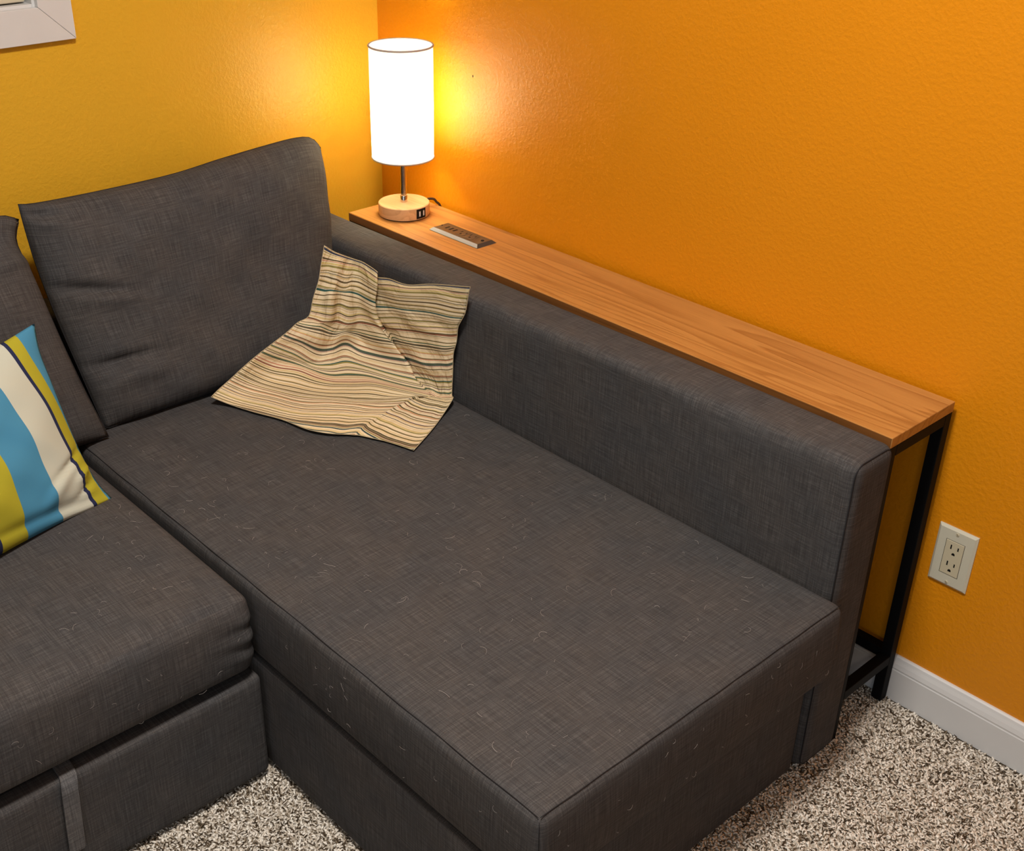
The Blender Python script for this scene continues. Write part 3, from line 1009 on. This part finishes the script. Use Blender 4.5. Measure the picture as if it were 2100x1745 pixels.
CRUMPLE_BACK=[[(-0.4100,-0.3335,0.6520),(-0.3917,-0.3382,0.6362),(-0.3764,-0.3431,0.6269),(-0.3595,-0.3461,0.6175),(-0.3490,-0.3557,0.6125),(-0.3412,-0.3714,0.6090),(-0.3398,-0.4138,0.6020),(-0.3263,-0.3972,0.5883),(-0.3274,-0.4005,0.5817),(-0.3272,-0.4387,0.5901),(-0.3272,-0.4976,0.5949),(-0.3272,-0.5764,0.6206),(-0.3272,-0.6871,0.6488)],
[(-0.4216,-0.3335,0.6097),(-0.4016,-0.3350,0.6096),(-0.3835,-0.3388,0.6040),(-0.3610,-0.3393,0.5960),(-0.3424,-0.3407,0.5901),(-0.3360,-0.3609,0.5868),(-0.3353,-0.4068,0.5789),(-0.3246,-0.3936,0.5664),(-0.3260,-0.3967,0.5594),(-0.3260,-0.4410,0.5700),(-0.3260,-0.5048,0.5847),(-0.3260,-0.5918,0.6090),(-0.3248,-0.6786,0.6265)],
[(-0.4287,-0.3335,0.5810),(-0.4074,-0.3350,0.5734),(-0.3870,-0.3353,0.5629),(-0.3693,-0.3350,0.5518),(-0.3483,-0.3361,0.5528),(-0.3343,-0.3514,0.5491),(-0.3297,-0.3961,0.5462),(-0.3225,-0.3874,0.5377),(-0.3260,-0.3935,0.5349),(-0.3260,-0.4398,0.5419),(-0.3260,-0.5130,0.5601),(-0.3260,-0.5957,0.5778),(-0.3248,-0.6709,0.5909)],
[(-0.4452,-0.3335,0.5454),(-0.4237,-0.3350,0.5415),(-0.4014,-0.3386,0.5413),(-0.3740,-0.3350,0.5342),(-0.3530,-0.3357,0.5272),(-0.3345,-0.3448,0.5170),(-0.3265,-0.3873,0.5125),(-0.3225,-0.3850,0.5082),(-0.3260,-0.3941,0.5082),(-0.3260,-0.4483,0.5238),(-0.3260,-0.5125,0.5398),(-0.3260,-0.5912,0.5555),(-0.3248,-0.6588,0.5693)],
[(-0.4583,-0.3335,0.5101),(-0.4370,-0.3350,0.5013),(-0.4160,-0.3397,0.4921),(-0.3873,-0.3350,0.4919),(-0.3626,-0.3350,0.4752),(-0.3330,-0.3400,0.4732),(-0.3260,-0.3878,0.4806),(-0.3225,-0.3878,0.4777),(-0.3260,-0.3993,0.4797),(-0.3260,-0.4519,0.4973),(-0.3260,-0.5208,0.5158),(-0.3260,-0.5910,0.5334),(-0.3248,-0.6494,0.5514)],
[(-0.4867,-0.3335,0.5035),(-0.4589,-0.3350,0.4919),(-0.4301,-0.3385,0.4831),(-0.3964,-0.3350,0.4624),(-0.3677,-0.3352,0.4533),(-0.3319,-0.3367,0.4440),(-0.3260,-0.4267,0.4552),(-0.3233,-0.4272,0.4578),(-0.3260,-0.4367,0.4667),(-0.3260,-0.4743,0.4781),(-0.3260,-0.5292,0.4939),(-0.3260,-0.5951,0.5084),(-0.3248,-0.6453,0.5201)],
[(-0.5137,-0.3335,0.4901),(-0.4782,-0.3350,0.4690),(-0.4376,-0.3352,0.4424),(-0.4053,-0.3350,0.4358),(-0.3684,-0.3350,0.4378),(-0.3260,-0.3467,0.4093),(-0.3260,-0.4611,0.4319),(-0.3245,-0.4639,0.4337),(-0.3260,-0.4730,0.4393),(-0.3260,-0.5102,0.4526),(-0.3260,-0.5508,0.4640),(-0.3260,-0.5948,0.4751),(-0.3248,-0.6362,0.4911)],
[(-0.5454,-0.3335,0.4777),(-0.4973,-0.3350,0.4478),(-0.4543,-0.3350,0.4069),(-0.4160,-0.3366,0.4003),(-0.3707,-0.3350,0.3956),(-0.3593,-0.3990,0.3920),(-0.3260,-0.5041,0.3957),(-0.3260,-0.5078,0.3991),(-0.3260,-0.5135,0.4041),(-0.3260,-0.5410,0.4160),(-0.3260,-0.5724,0.4277),(-0.3260,-0.6031,0.4392),(-0.3249,-0.6341,0.4488)],
[(-0.5908,-0.3335,0.4603),(-0.5403,-0.3347,0.4291),(-0.4870,-0.3350,0.3993),(-0.4641,-0.3875,0.3920),(-0.4384,-0.4356,0.3920),(-0.4047,-0.4817,0.3920),(-0.3581,-0.5902,0.3920),(-0.3554,-0.5893,0.3915),(-0.3503,-0.5866,0.3899),(-0.3401,-0.5931,0.3915),(-0.3338,-0.6031,0.3920),(-0.3260,-0.6137,0.3926),(-0.3278,-0.6344,0.4003)],
[(-0.6296,-0.3347,0.4434),(-0.5770,-0.3350,0.4027),(-0.5461,-0.3844,0.3920),(-0.5196,-0.4404,0.3920),(-0.4902,-0.4862,0.3920),(-0.4555,-0.5244,0.3920),(-0.3882,-0.5755,0.3920),(-0.3825,-0.5820,0.3920),(-0.3769,-0.5885,0.3920),(-0.3633,-0.5987,0.3920),(-0.3513,-0.6107,0.3920),(-0.3403,-0.6238,0.3921),(-0.3417,-0.6534,0.4030)],
[(-0.6575,-0.3350,0.4291),(-0.6083,-0.3400,0.3925),(-0.5881,-0.4013,0.3920),(-0.5638,-0.4545,0.3920),(-0.5367,-0.4978,0.3920),(-0.5042,-0.5378,0.3920),(-0.4618,-0.5824,0.3920),(-0.4513,-0.5915,0.3920),(-0.4408,-0.6006,0.3920),(-0.4239,-0.6192,0.3920),(-0.4128,-0.6405,0.3920),(-0.4017,-0.6617,0.3920),(-0.3928,-0.6787,0.3911)],
[(-0.6854,-0.3361,0.4168),(-0.6489,-0.3567,0.3920),(-0.6307,-0.4202,0.3920),(-0.6096,-0.4773,0.3920),(-0.5844,-0.5222,0.3920),(-0.5565,-0.5578,0.3920),(-0.5212,-0.5922,0.3920),(-0.5146,-0.6036,0.3920),(-0.5080,-0.6150,0.3920),(-0.4910,-0.6372,0.3920),(-0.4776,-0.6637,0.3920),(-0.4678,-0.6943,0.3920),(-0.4447,-0.7084,0.3910)],
[(-0.7060,-0.3392,0.4078),(-0.6802,-0.3705,0.3934),(-0.6604,-0.4257,0.3921),(-0.6371,-0.4840,0.3920),(-0.6248,-0.5516,0.3939),(-0.6041,-0.5914,0.3939),(-0.5766,-0.6165,0.3920),(-0.5692,-0.6266,0.3925),(-0.5602,-0.6346,0.3915),(-0.5488,-0.6590,0.3915),(-0.5374,-0.6831,0.3915),(-0.5275,-0.7129,0.3915),(-0.5187,-0.7457,0.3915)]]

KU = KV = 8
Fc = crom(np.array(CRUMPLE_FRONT), KV)
Fc = crom(Fc.transpose(1, 0, 2), KU).transpose(1, 0, 2)
Bc = crom(np.array(CRUMPLE_BACK), KV)
Bc = crom(Bc.transpose(1, 0, 2), KU).transpose(1, 0, 2)
nv, nu = Fc.shape[:2]
uu = np.linspace(0, 1, nu)[None, :]
vv = np.linspace(0, 1, nv)[:, None]
Nn = np.cross(np.gradient(Fc, axis=0), np.gradient(Fc, axis=1))
Nn /= np.maximum(np.linalg.norm(Nn, axis=2, keepdims=True), 1e-9)
edge = boxy(uu, 4, 0.6) * boxy(vv, 4, 0.6)
wr = (0.0030 * np.sin(uu * 38 + 3 * np.sin(vv * 9)) * np.exp(-((vv - 0.28) / 0.25) ** 2)
      + 0.0026 * np.sin(vv * 60 + 14 * uu + 2 * np.sin(uu * 11)) * np.exp(-((vv - 0.62) / 0.2) ** 2)
      + 0.0012 * np.sin(uu * 23 - vv * 31))
Fc = Fc + Nn * (wr * edge)[..., None]
arc = np.zeros((nv, nu))
arc[1:] = np.cumsum(np.linalg.norm(np.diff(Fc, axis=0), axis=2), axis=0)
mean_arc = arc.mean(axis=1, keepdims=True)
uv = np.stack(np.broadcast_arrays(uu * 0.44 + 0 * vv, -(mean_arc * 0.75 + 0.25 * arc) + 0 * uu), 2)
crump = thing('striped_pillow', (-0.48, -0.52, 0.385), 'limp cream pillow with thin multicolour stripes slumped in the corner of the chaise', 'pillow')
two_sided('cover', Fc, Bc, M_STRIPE, crump, uv)
ring = list(Fc[0]) + list(Fc[1:, -1]) + list(Fc[-1, ::-1][1:]) + list(Fc[::-1, 0][1:-1])
M_PIPE = mat_plain('cream_seam', (0.52, 0.42, 0.26), 0.9, spec=0.1)
tube('seam', [tuple(p) for p in ring[::2]], 0.0007, M_PIPE, crump, 5, closed=True)

# ================================================================== sofa table behind the arm
TX0, TX1, TY0, TY1, TZ = -0.1987, -0.0130, -1.5078, -0.1303, 0.6224
table = thing('console_table', (-0.10, -0.82, 0.0), 'long narrow oak-topped console table with black steel frame, between sofa arm and wall', 'table')
box('tabletop', (TX0, TY0, TZ - 0.0185), (TX1, TY1, TZ), M_OAK, table, 0.0012)
M_EDGESHADE = mat_oak('painted_edge_shade', (0.20, 0.078, 0.020), (0.13, 0.05, 0.012))  # shade on the top's front edge, painted in as a darker wood strip
shade_strip = box('edge_shade', (TX0 - 0.0006, TY0 + 0.0012, TZ - 0.0180), (TX0 + 0.0002, TY1 - 0.0012, TZ - 0.0012), M_EDGESHADE, table)
shade_strip['label'] = 'thin darker brown strip, painted-in shade along the front edge of the top'
q = 0.020
lx0, lx1 = TX0 + 0.0005, TX1 - 0.0005
for xa in (lx0, lx1 - q):
    for ya in (TY0 + 0.0005, TY1 - q - 0.0005):
        box('leg', (xa, ya, 0.0), (xa + q, ya + q, TZ - 0.0187), M_BLACK, table, 0.0012)
zt0, zt1 = TZ - 0.0187 - q, TZ - 0.0187
for xa in (lx0, lx1 - q):
    box('top_rail', (xa, TY0 + q + 0.0006, zt0), (xa + q, TY1 - q - 0.0006, zt1), M_BLACK, table, 0.001)
for ya in (TY0 + 0.0005, TY1 - q - 0.0005):
    box('top_rail', (lx0 + q + 0.0001, ya, zt0), (lx1 - q - 0.0001, ya + q, zt1), M_BLACK, table, 0.001)
    box('lower_rail', (lx0 + q + 0.0001, ya, 0.088), (lx1 - q - 0.0001, ya + q, 0.108), M_BLACK, table, 0.001)
box('lower_rail', (lx1 - q, TY0 + q + 0.0006, 0.095), (lx1, TY1 - q - 0.0006, 0.115), M_BLACK, table, 0.001)

# power strip let into the table top
strip = thing('power_strip', (-0.1045, -0.415, TZ), 'flat dark power strip with sockets and USB ports lying on the table top', 'power strip')


def bevel_slab(name, x0, x1, y0, y1, z0, z1, inset, mat, parent):
    V = [(x0, y0, z0), (x1, y0, z0), (x1, y1, z0), (x0, y1, z0),
         (x0 + inset, y0 + inset, z1), (x1 - inset, y0 + inset, z1), (x1 - inset, y1 - inset, z1), (x0 + inset, y1 - inset, z1)]
    F = [(3, 2, 1, 0), (4, 5, 6, 7), (0, 1, 5, 4), (1, 2, 6, 5), (2, 3, 7, 6), (3, 0, 4, 7)]
    o = from_arrays(name, V, F, mat, parent, False)
    return o


px0, px1, py0, py1 = -0.1345, -0.0790, -0.4930, -0.3365
bevel_slab('housing', px0, px1, py0, py1, TZ, TZ + 0.0065, 0.0075, M_STRIP, strip)
# bright bevelled edge facing the room
sx = px0
V = [(sx - 0.0006, py0 + 0.001, TZ + 0.0012), (sx - 0.0006, py1 - 0.001, TZ + 0.0012), (sx + 0.0066, py1 - 0.0072, TZ + 0.0066), (sx + 0.0066, py0 + 0.0072, TZ + 0.0066),
     (sx + 0.001, py0 + 0.001, TZ + 0.0006), (sx + 0.001, py1 - 0.001, TZ + 0.0006), (sx + 0.0070, py1 - 0.0072, TZ + 0.0060), (sx + 0.0070, py0 + 0.0072, TZ + 0.0060)]
F = [(0, 3, 2, 1), (4, 5, 6, 7), (0, 1, 5, 4), (1, 2, 6, 5), (2, 3, 7, 6), (3, 0, 4, 7)]
M_EDGE = mat_plain('satin_aluminium', (0.30, 0.30, 0.31), 0.45, metal=0.2)
e = from_arrays('edge_trim', V, F, M_EDGE, strip, False)
e['label'] = 'satin silver edge trim'
pz = TZ + 0.0065
xm = (px0 + px1) / 2
for k in range(3):
    yy = -0.3660 - 0.0125 * k
    box('usb_port', (xm - 0.0065, yy - 0.0024, pz - 0.003), (xm + 0.0065, yy + 0.0024, pz + 0.0004), M_DARK, strip)
for k in range(2):
    yy = -0.4150 - 0.0290 * k
    pl = box('socket', (xm - 0.0125, yy - 0.0125, pz - 0.003), (xm + 0.0125, yy + 0.0125, pz + 0.0006), M_STRIP, strip, 0.0005)
    for (ax, ay, bx, by) in ((0.0015, 0.0062, 0.0088, 0.0086), (0.0022, -0.0086, 0.0082, -0.0062)):
        box('slot', (xm + ax, yy + ay, pz), (xm + bx, yy + by, pz + 0.0008), M_DARK, pl)
    lathe('ground_hole', [(0.0027, 0), (0.0027, 0.0003)], (xm - 0.0058, yy, pz + 0.0005), M_DARK, pl, 16)
lathe('button', [(0.0036, 0), (0.0036, 0.0010), (0.0030, 0.0014)], (xm + 0.002, -0.4765, pz), M_DARK, strip, 20)
lathe('screw', [(0.0022, 0), (0.0022, 0.0004), (0.0015, 0.0007)], (xm, -0.3475, pz), M_DARK, strip, 14)

# ================================================================== table lamp
LX, LY = -0.1115, -0.2218
lamp = thing('table_lamp', (LX, LY, TZ), 'lit cylinder-shade table lamp on a round wooden base at the far end of the console', 'lamp')
R0, HB = 0.0572, 0.0296
lathe('base', [(R0 - 0.003, 0.002), (R0 - 0.0008, 0.0028), (R0, 0.0045), (R0, HB - 0.0015), (R0 - 0.0015, HB)], (LX, LY, TZ), M_LAMPWOOD, lamp, 96)
lathe('foot_pad', [(R0 - 0.004, 0.0), (R0 - 0.004, 0.002)], (LX, LY, TZ), M_DARK, lamp, 64)
# USB panel on the rim, towards the camera's right
pa = math.radians(-87.0)


def rim_panel(name, a0, a1, z0, z1, r0, r1, mat, parent, n=6):
    V = []
    F = []
    for i in range(n + 1):
        a = a0 + (a1 - a0) * i / n
        for r, z in ((r0, z0), (r1, z0), (r1, z1), (r0, z1)):
            V.append((LX + r * math.cos(a), LY + r * math.sin(a), TZ + z))
    for i in range(n):
        for k in range(4):
            k2 = (k + 1) % 4
            F.append((i * 4 + k, i * 4 + k2, i * 4 + 4 + k2, i * 4 + 4 + k))
    F += [(3, 2, 1, 0), (n * 4, n * 4 + 1, n * 4 + 2, n * 4 + 3)]
    return from_arrays(name, V, F, mat, parent, False)


w = math.radians(13.0)
pan = rim_panel('usb_panel', pa - w, pa + w, 0.0055, 0.0265, R0 - 0.003, R0 + 0.0008, M_DARK, lamp)
for c in (-0.42, 0.45):
    a = pa + w * c
    rim_panel('usb_port', a - w * 0.22, a + w * 0.22, 0.009, 0.0230, R0 - 0.002, R0 + 0.0012, M_STRIP, pan, 2)
    rim_panel('usb_tongue', a - w * 0.10, a + w * 0.13, 0.0105, 0.0215, R0 - 0.002, R0 + 0.0016, M_USBIN, pan, 2)
lathe('collar', [(0.0079, HB - 0.001), (0.0079, HB + 0.0135), (0.0072, HB + 0.0145)], (LX, LY, TZ), M_CHROME, lamp, 32)
lathe('pole', [(0.0070, HB + 0.0145), (0.0070, 0.185)], (LX, LY, TZ), M_CHROME, lamp, 32)
Z0, Z1, RS = 0.7538 - TZ, 0.9901 - TZ, 0.0680
sh = lathe('shade', [(RS, Z0 + (Z1 - Z0) * i / 8) for i in range(9)], (LX, LY, TZ), M_SHADE, lamp, 96, cap=False)


def ring_pts(r, z, n=96):
    return [(LX + r * math.cos(2 * math.pi * k / n), LY + r * math.sin(2 * math.pi * k / n), TZ + z) for k in range(n)]


tube('shade_rim', ring_pts(RS, Z1), 0.0021, M_RIM, sh, 8, closed=True)
tube('shade_rim', ring_pts(RS, Z0), 0.0016, M_RIM, sh, 8, closed=True)
tube('shade_spider', ring_pts(0.019, 0.158, 32), 0.0012, M_CHROME, sh, 6, closed=True)
for k in range(3):
    a = 2 * math.pi * k / 3 + 0.4
    tube('shade_spider', [(LX + 0.019 * math.cos(a), LY + 0.019 * math.sin(a), TZ + 0.158), (LX + 0.045 * math.cos(a), LY + 0.045 * math.sin(a), TZ + 0.150), (LX + (RS - 0.001) * math.cos(a), LY + (RS - 0.001) * math.sin(a), TZ + Z0 + 0.002)], 0.0011, M_CHROME, sh, 6)
lathe('bulb_socket', [(0.013, 0.150), (0.0185, 0.156), (0.0185, 0.182), (0.0135, 0.186)], (LX, LY, TZ), M_CHROME, lamp, 32)
bulb = lathe('bulb', [(0.0125, 0.186), (0.0135, 0.196), (0.0200, 0.212), (0.0260, 0.228), (0.0285, 0.242), (0.0265, 0.256), (0.0205, 0.266), (0.0110, 0.272), (0.002, 0.2735)], (LX, LY, TZ), M_BULB, lamp, 32)
cp = [(LX + 0.054, LY + 0.006, TZ + 0.0165), (LX + 0.064, LY + 0.004, TZ + 0.0190), (LX + 0.076, LY + 0.001, TZ + 0.0195), (LX + 0.087, LY - 0.001, TZ + 0.0165),
      (-0.0175, LY - 0.002, TZ + 0.0085), (-0.0100, LY - 0.003, TZ + 0.0010), (-0.0065, LY - 0.003, TZ - 0.012), (-0.0062, LY, TZ - 0.06), (-0.0062, LY + 0.004, TZ - 0.22)]
cps = crom(cp, 10)
tube('cord', [tuple(c) for c in cps], 0.0029, M_CORD, lamp, 8)

# ================================================================== wall outlet
OY, OZ = -1.5607, 0.3394
out = thing('wall_outlet', (0.0, OY, OZ - 0.057), 'ivory duplex outlet on the orange wall to the right of the console table', 'outlet')


def plate(name, y0, y1, z0, z1, d, inset, mat, parent):
    V = [(-0.0003, y0, z0), (-0.0003, y1, z0), (-0.0003, y1, z1), (-0.0003, y0, z1),
         (-d * 0.45, y0, z0), (-d * 0.45, y1, z0), (-d * 0.45, y1, z1), (-d * 0.45, y0, z1),
         (-d, y0 + inset, z0 + inset), (-d, y1 - inset, z0 + inset), (-d, y1 - inset, z1 - inset), (-d, y0 + inset, z1 - inset)]
    F = [(0, 1, 2, 3)]
    for a in (0, 4):
        for k in range(4):
            k2 = (k + 1) % 4
            F.append((a + k2, a + k, a + 4 + k, a + 4 + k2))
    F.append((11, 10, 9, 8))
    return from_arrays(name, V, F, mat, parent, False)


plate('cover_plate', OY - 0.035, OY + 0.035, OZ - 0.057, OZ + 0.057, 0.0058, 0.0042, M_IVORY, out)
box('recess', (-0.0060, OY - 0.0169, OZ - 0.0339), (-0.0050, OY + 0.0169, OZ + 0.0339), M_DARK, out)
face = box('receptacle', (-0.0068, OY - 0.0163, OZ - 0.0333), (-0.0050, OY + 0.0163, OZ + 0.0333), M_IVORY2, out, 0.0009)
for s in (1, -1):
    zc = OZ + s * 0.0165
    box('slot', (-0.0070, OY + 0.0045, zc + 0.0010), (-0.0060, OY + 0.0068, zc + 0.0095), M_DARK, face)
    box('slot', (-0.0070, OY - 0.0082, zc + 0.0018), (-0.0060, OY - 0.0060, zc + 0.0084), M_DARK, face)
    V = []
    for x in (-0.0070, -0.0060):
        for k in range(9):
            a = math.pi * k / 8
            V.append((x, OY - 0.0007 + 0.0029 * math.cos(a), zc - 0.0080 + 0.0032 * math.sin(a)))
        V.append((x, OY - 0.0036, zc - 0.0095))
        V.append((x, OY + 0.0022, zc - 0.0095))
    n = 11
    F = [tuple(range(n)), tuple(range(n, 2 * n))[::-1]] + [((k + 1) % n, k, n + k, n + (k + 1) % n) for k in range(n)]
    from_arrays('ground_hole', V, F, M_DARK, face, False)
for s in (1, -1):
    zc = OZ + s * 0.0483
    V, F = [], []
    for x, r in ((-0.0056, 0.0032), (-0.0066, 0.0030), (-0.0069, 0.0020)):
        for k in range(16):
            a = 2 * math.pi * k / 16
            V.append((x, OY + r * math.cos(a), zc + r * math.sin(a)))
    for i in range(2):
        for k in range(16):
            F.append((i * 16 + k, i * 16 + 16 + k, i * 16 + 16 + (k + 1) % 16, i * 16 + (k + 1) % 16))
    F.append(tuple(range(32, 48))[::-1])
    sc_ = from_arrays('screw', V, F, M_IVORY2, out, False)
    aa = 0.7
    V = []
    for x in (-0.0071, -0.0062):
        for sgn, off in ((-1, -0.0003), (1, -0.0003), (1, 0.0003), (-1, 0.0003)):
            V.append((x, OY + sgn * 0.0021 * math.cos(aa) - off * math.sin(aa), zc + sgn * 0.0021 * math.sin(aa) + off * math.cos(aa)))
    from_arrays('screw_slot', V, [(0, 1, 2, 3), (7, 6, 5, 4), (0, 4, 5, 1), (1, 5, 6, 2), (2, 6, 7, 3), (3, 7, 4, 0)], M_DARK, sc_, False)

# ================================================================== carpet pile (countless curled yarn ends: one object)


def carpet():
    step = 0.0044
    xs = np.arange(-1.62, -0.0135, step)
    ys = np.arange(-2.12, -0.90, step)
    X, Y = np.meshgrid(xs, ys)
    X = X.ravel() + rng.uniform(-0.5, 0.5, X.size) * step
    Y = Y.ravel() + rng.uniform(-0.5, 0.5, Y.size) * step
    keep = ~((X > CX0 + 0.012) & (X < AX1 - 0.008) & (Y > CY + 0.05))
    keep &= ~((X < CX0 + 0.02) & (Y > MY + 0.014))
    keep &= X < -0.0150
    X, Y = X[keep], Y[keep]
    n = len(X)
    S, K = 3, 4
    ang = rng.uniform(0, 2 * np.pi, n)
    # yarn colours cluster a little, as flecks do
    cl = np.sin(X * 210 + 2.1 * np.sin(Y * 190)) * np.sin(Y * 230 + 1.7 * np.sin(X * 170))
    kind = rng.uniform(0, 1, n) - 0.10 * cl
    dark = kind < 0.17
    lean = np.where(dark, rng.uniform(0.006, 0.011, n), rng.uniform(0.003, 0.0075, n))
    curl = np.where(dark, rng.uniform(-2.8, 2.8, n), rng.uniform(-1.6, 1.6, n))
    hgt = np.where(dark, rng.uniform(0.0062, 0.0078, n), rng.uniform(0.0052, 0.0070, n))
    rad = np.where(dark, rng.uniform(0.0011, 0.0016, n), rng.uniform(0.0020, 0.0028, n))
    V = np.zeros((n, K, S, 3), np.float32)
    prof = [0.75, 1.05, 1.0, 0.45]
    px, py = X.copy(), Y.copy()
    for k in range(K):
        t = k / (K - 1)
        a = ang + curl * t
        cx = X + np.cos(a) * lean * t
        cy = Y + np.sin(a) * lean * t
        cz = -0.004 + hgt * (1 - (1 - t) ** 1.7)
        for s in range(S):
            b = 2 * np.pi * s / S + ang
            V[:, k, s, 0] = cx + np.cos(b) * rad * prof[k]
            V[:, k, s, 1] = cy + np.sin(b) * rad * prof[k]
            V[:, k, s, 2] = cz
    V = V.reshape(-1, 3)
    fl = []
    for k in range(K - 1):
        for s in range(S):
            s2 = (s + 1) % S
            fl.append((k * S + s, k * S + s2, (k + 1) * S + s2, (k + 1) * S + s))
    fl = np.array(fl, np.int32)
    Q = (fl[None] + (np.arange(n, dtype=np.int32) * (K * S))[:, None, None]).reshape(-1, 4)
    T = (np.array([(K - 1) * S, (K - 1) * S + 1, (K - 1) * S + 2], np.int32)[None] + (np.arange(n, dtype=np.int32) * (K * S))[:, None])
    loops = np.concatenate([Q.ravel(), T.ravel()])
    starts = np.concatenate([np.arange(len(Q)) * 4, len(Q) * 4 + np.arange(len(T)) * 3]).astype(np.int32)
    me = bpy.data.meshes.new('carpet_pile')
    me.vertices.add(len(V))
    me.vertices.foreach_set('co', V.ravel())
    me.loops.add(len(loops))
    me.loops.foreach_set('vertex_index', loops)
    me.polygons.add(len(starts))
    me.polygons.foreach_set('loop_start', starts)
    me.update(calc_edges=True)
    me.validate()
    pal = np.array([(0.075, 0.050, 0.030), (0.22, 0.165, 0.11), (0.62, 0.545, 0.45), (0.84, 0.765, 0.67), (0.90, 0.84, 0.75)])
    ix = np.digitize(kind, [0.09, 0.17, 0.45, 0.78])
    c = pal[ix] * rng.uniform(0.88, 1.12, (n, 1))
    cv = np.ones((n, K * S, 4), np.float32)
    cv[..., :3] = c[:, None, :]
    at = me.color_attributes.new('yarn_color', 'FLOAT_COLOR', 'POINT')
    at.data.foreach_set('color', cv.ravel())
    o = link('carpet_pile', me, M_TUFT, None, True)
    o['kind'] = 'stuff'
    tag(o, 'beige and brown flecked carpet pile on the floor around the sofa', 'carpet')
    return o


carpet()
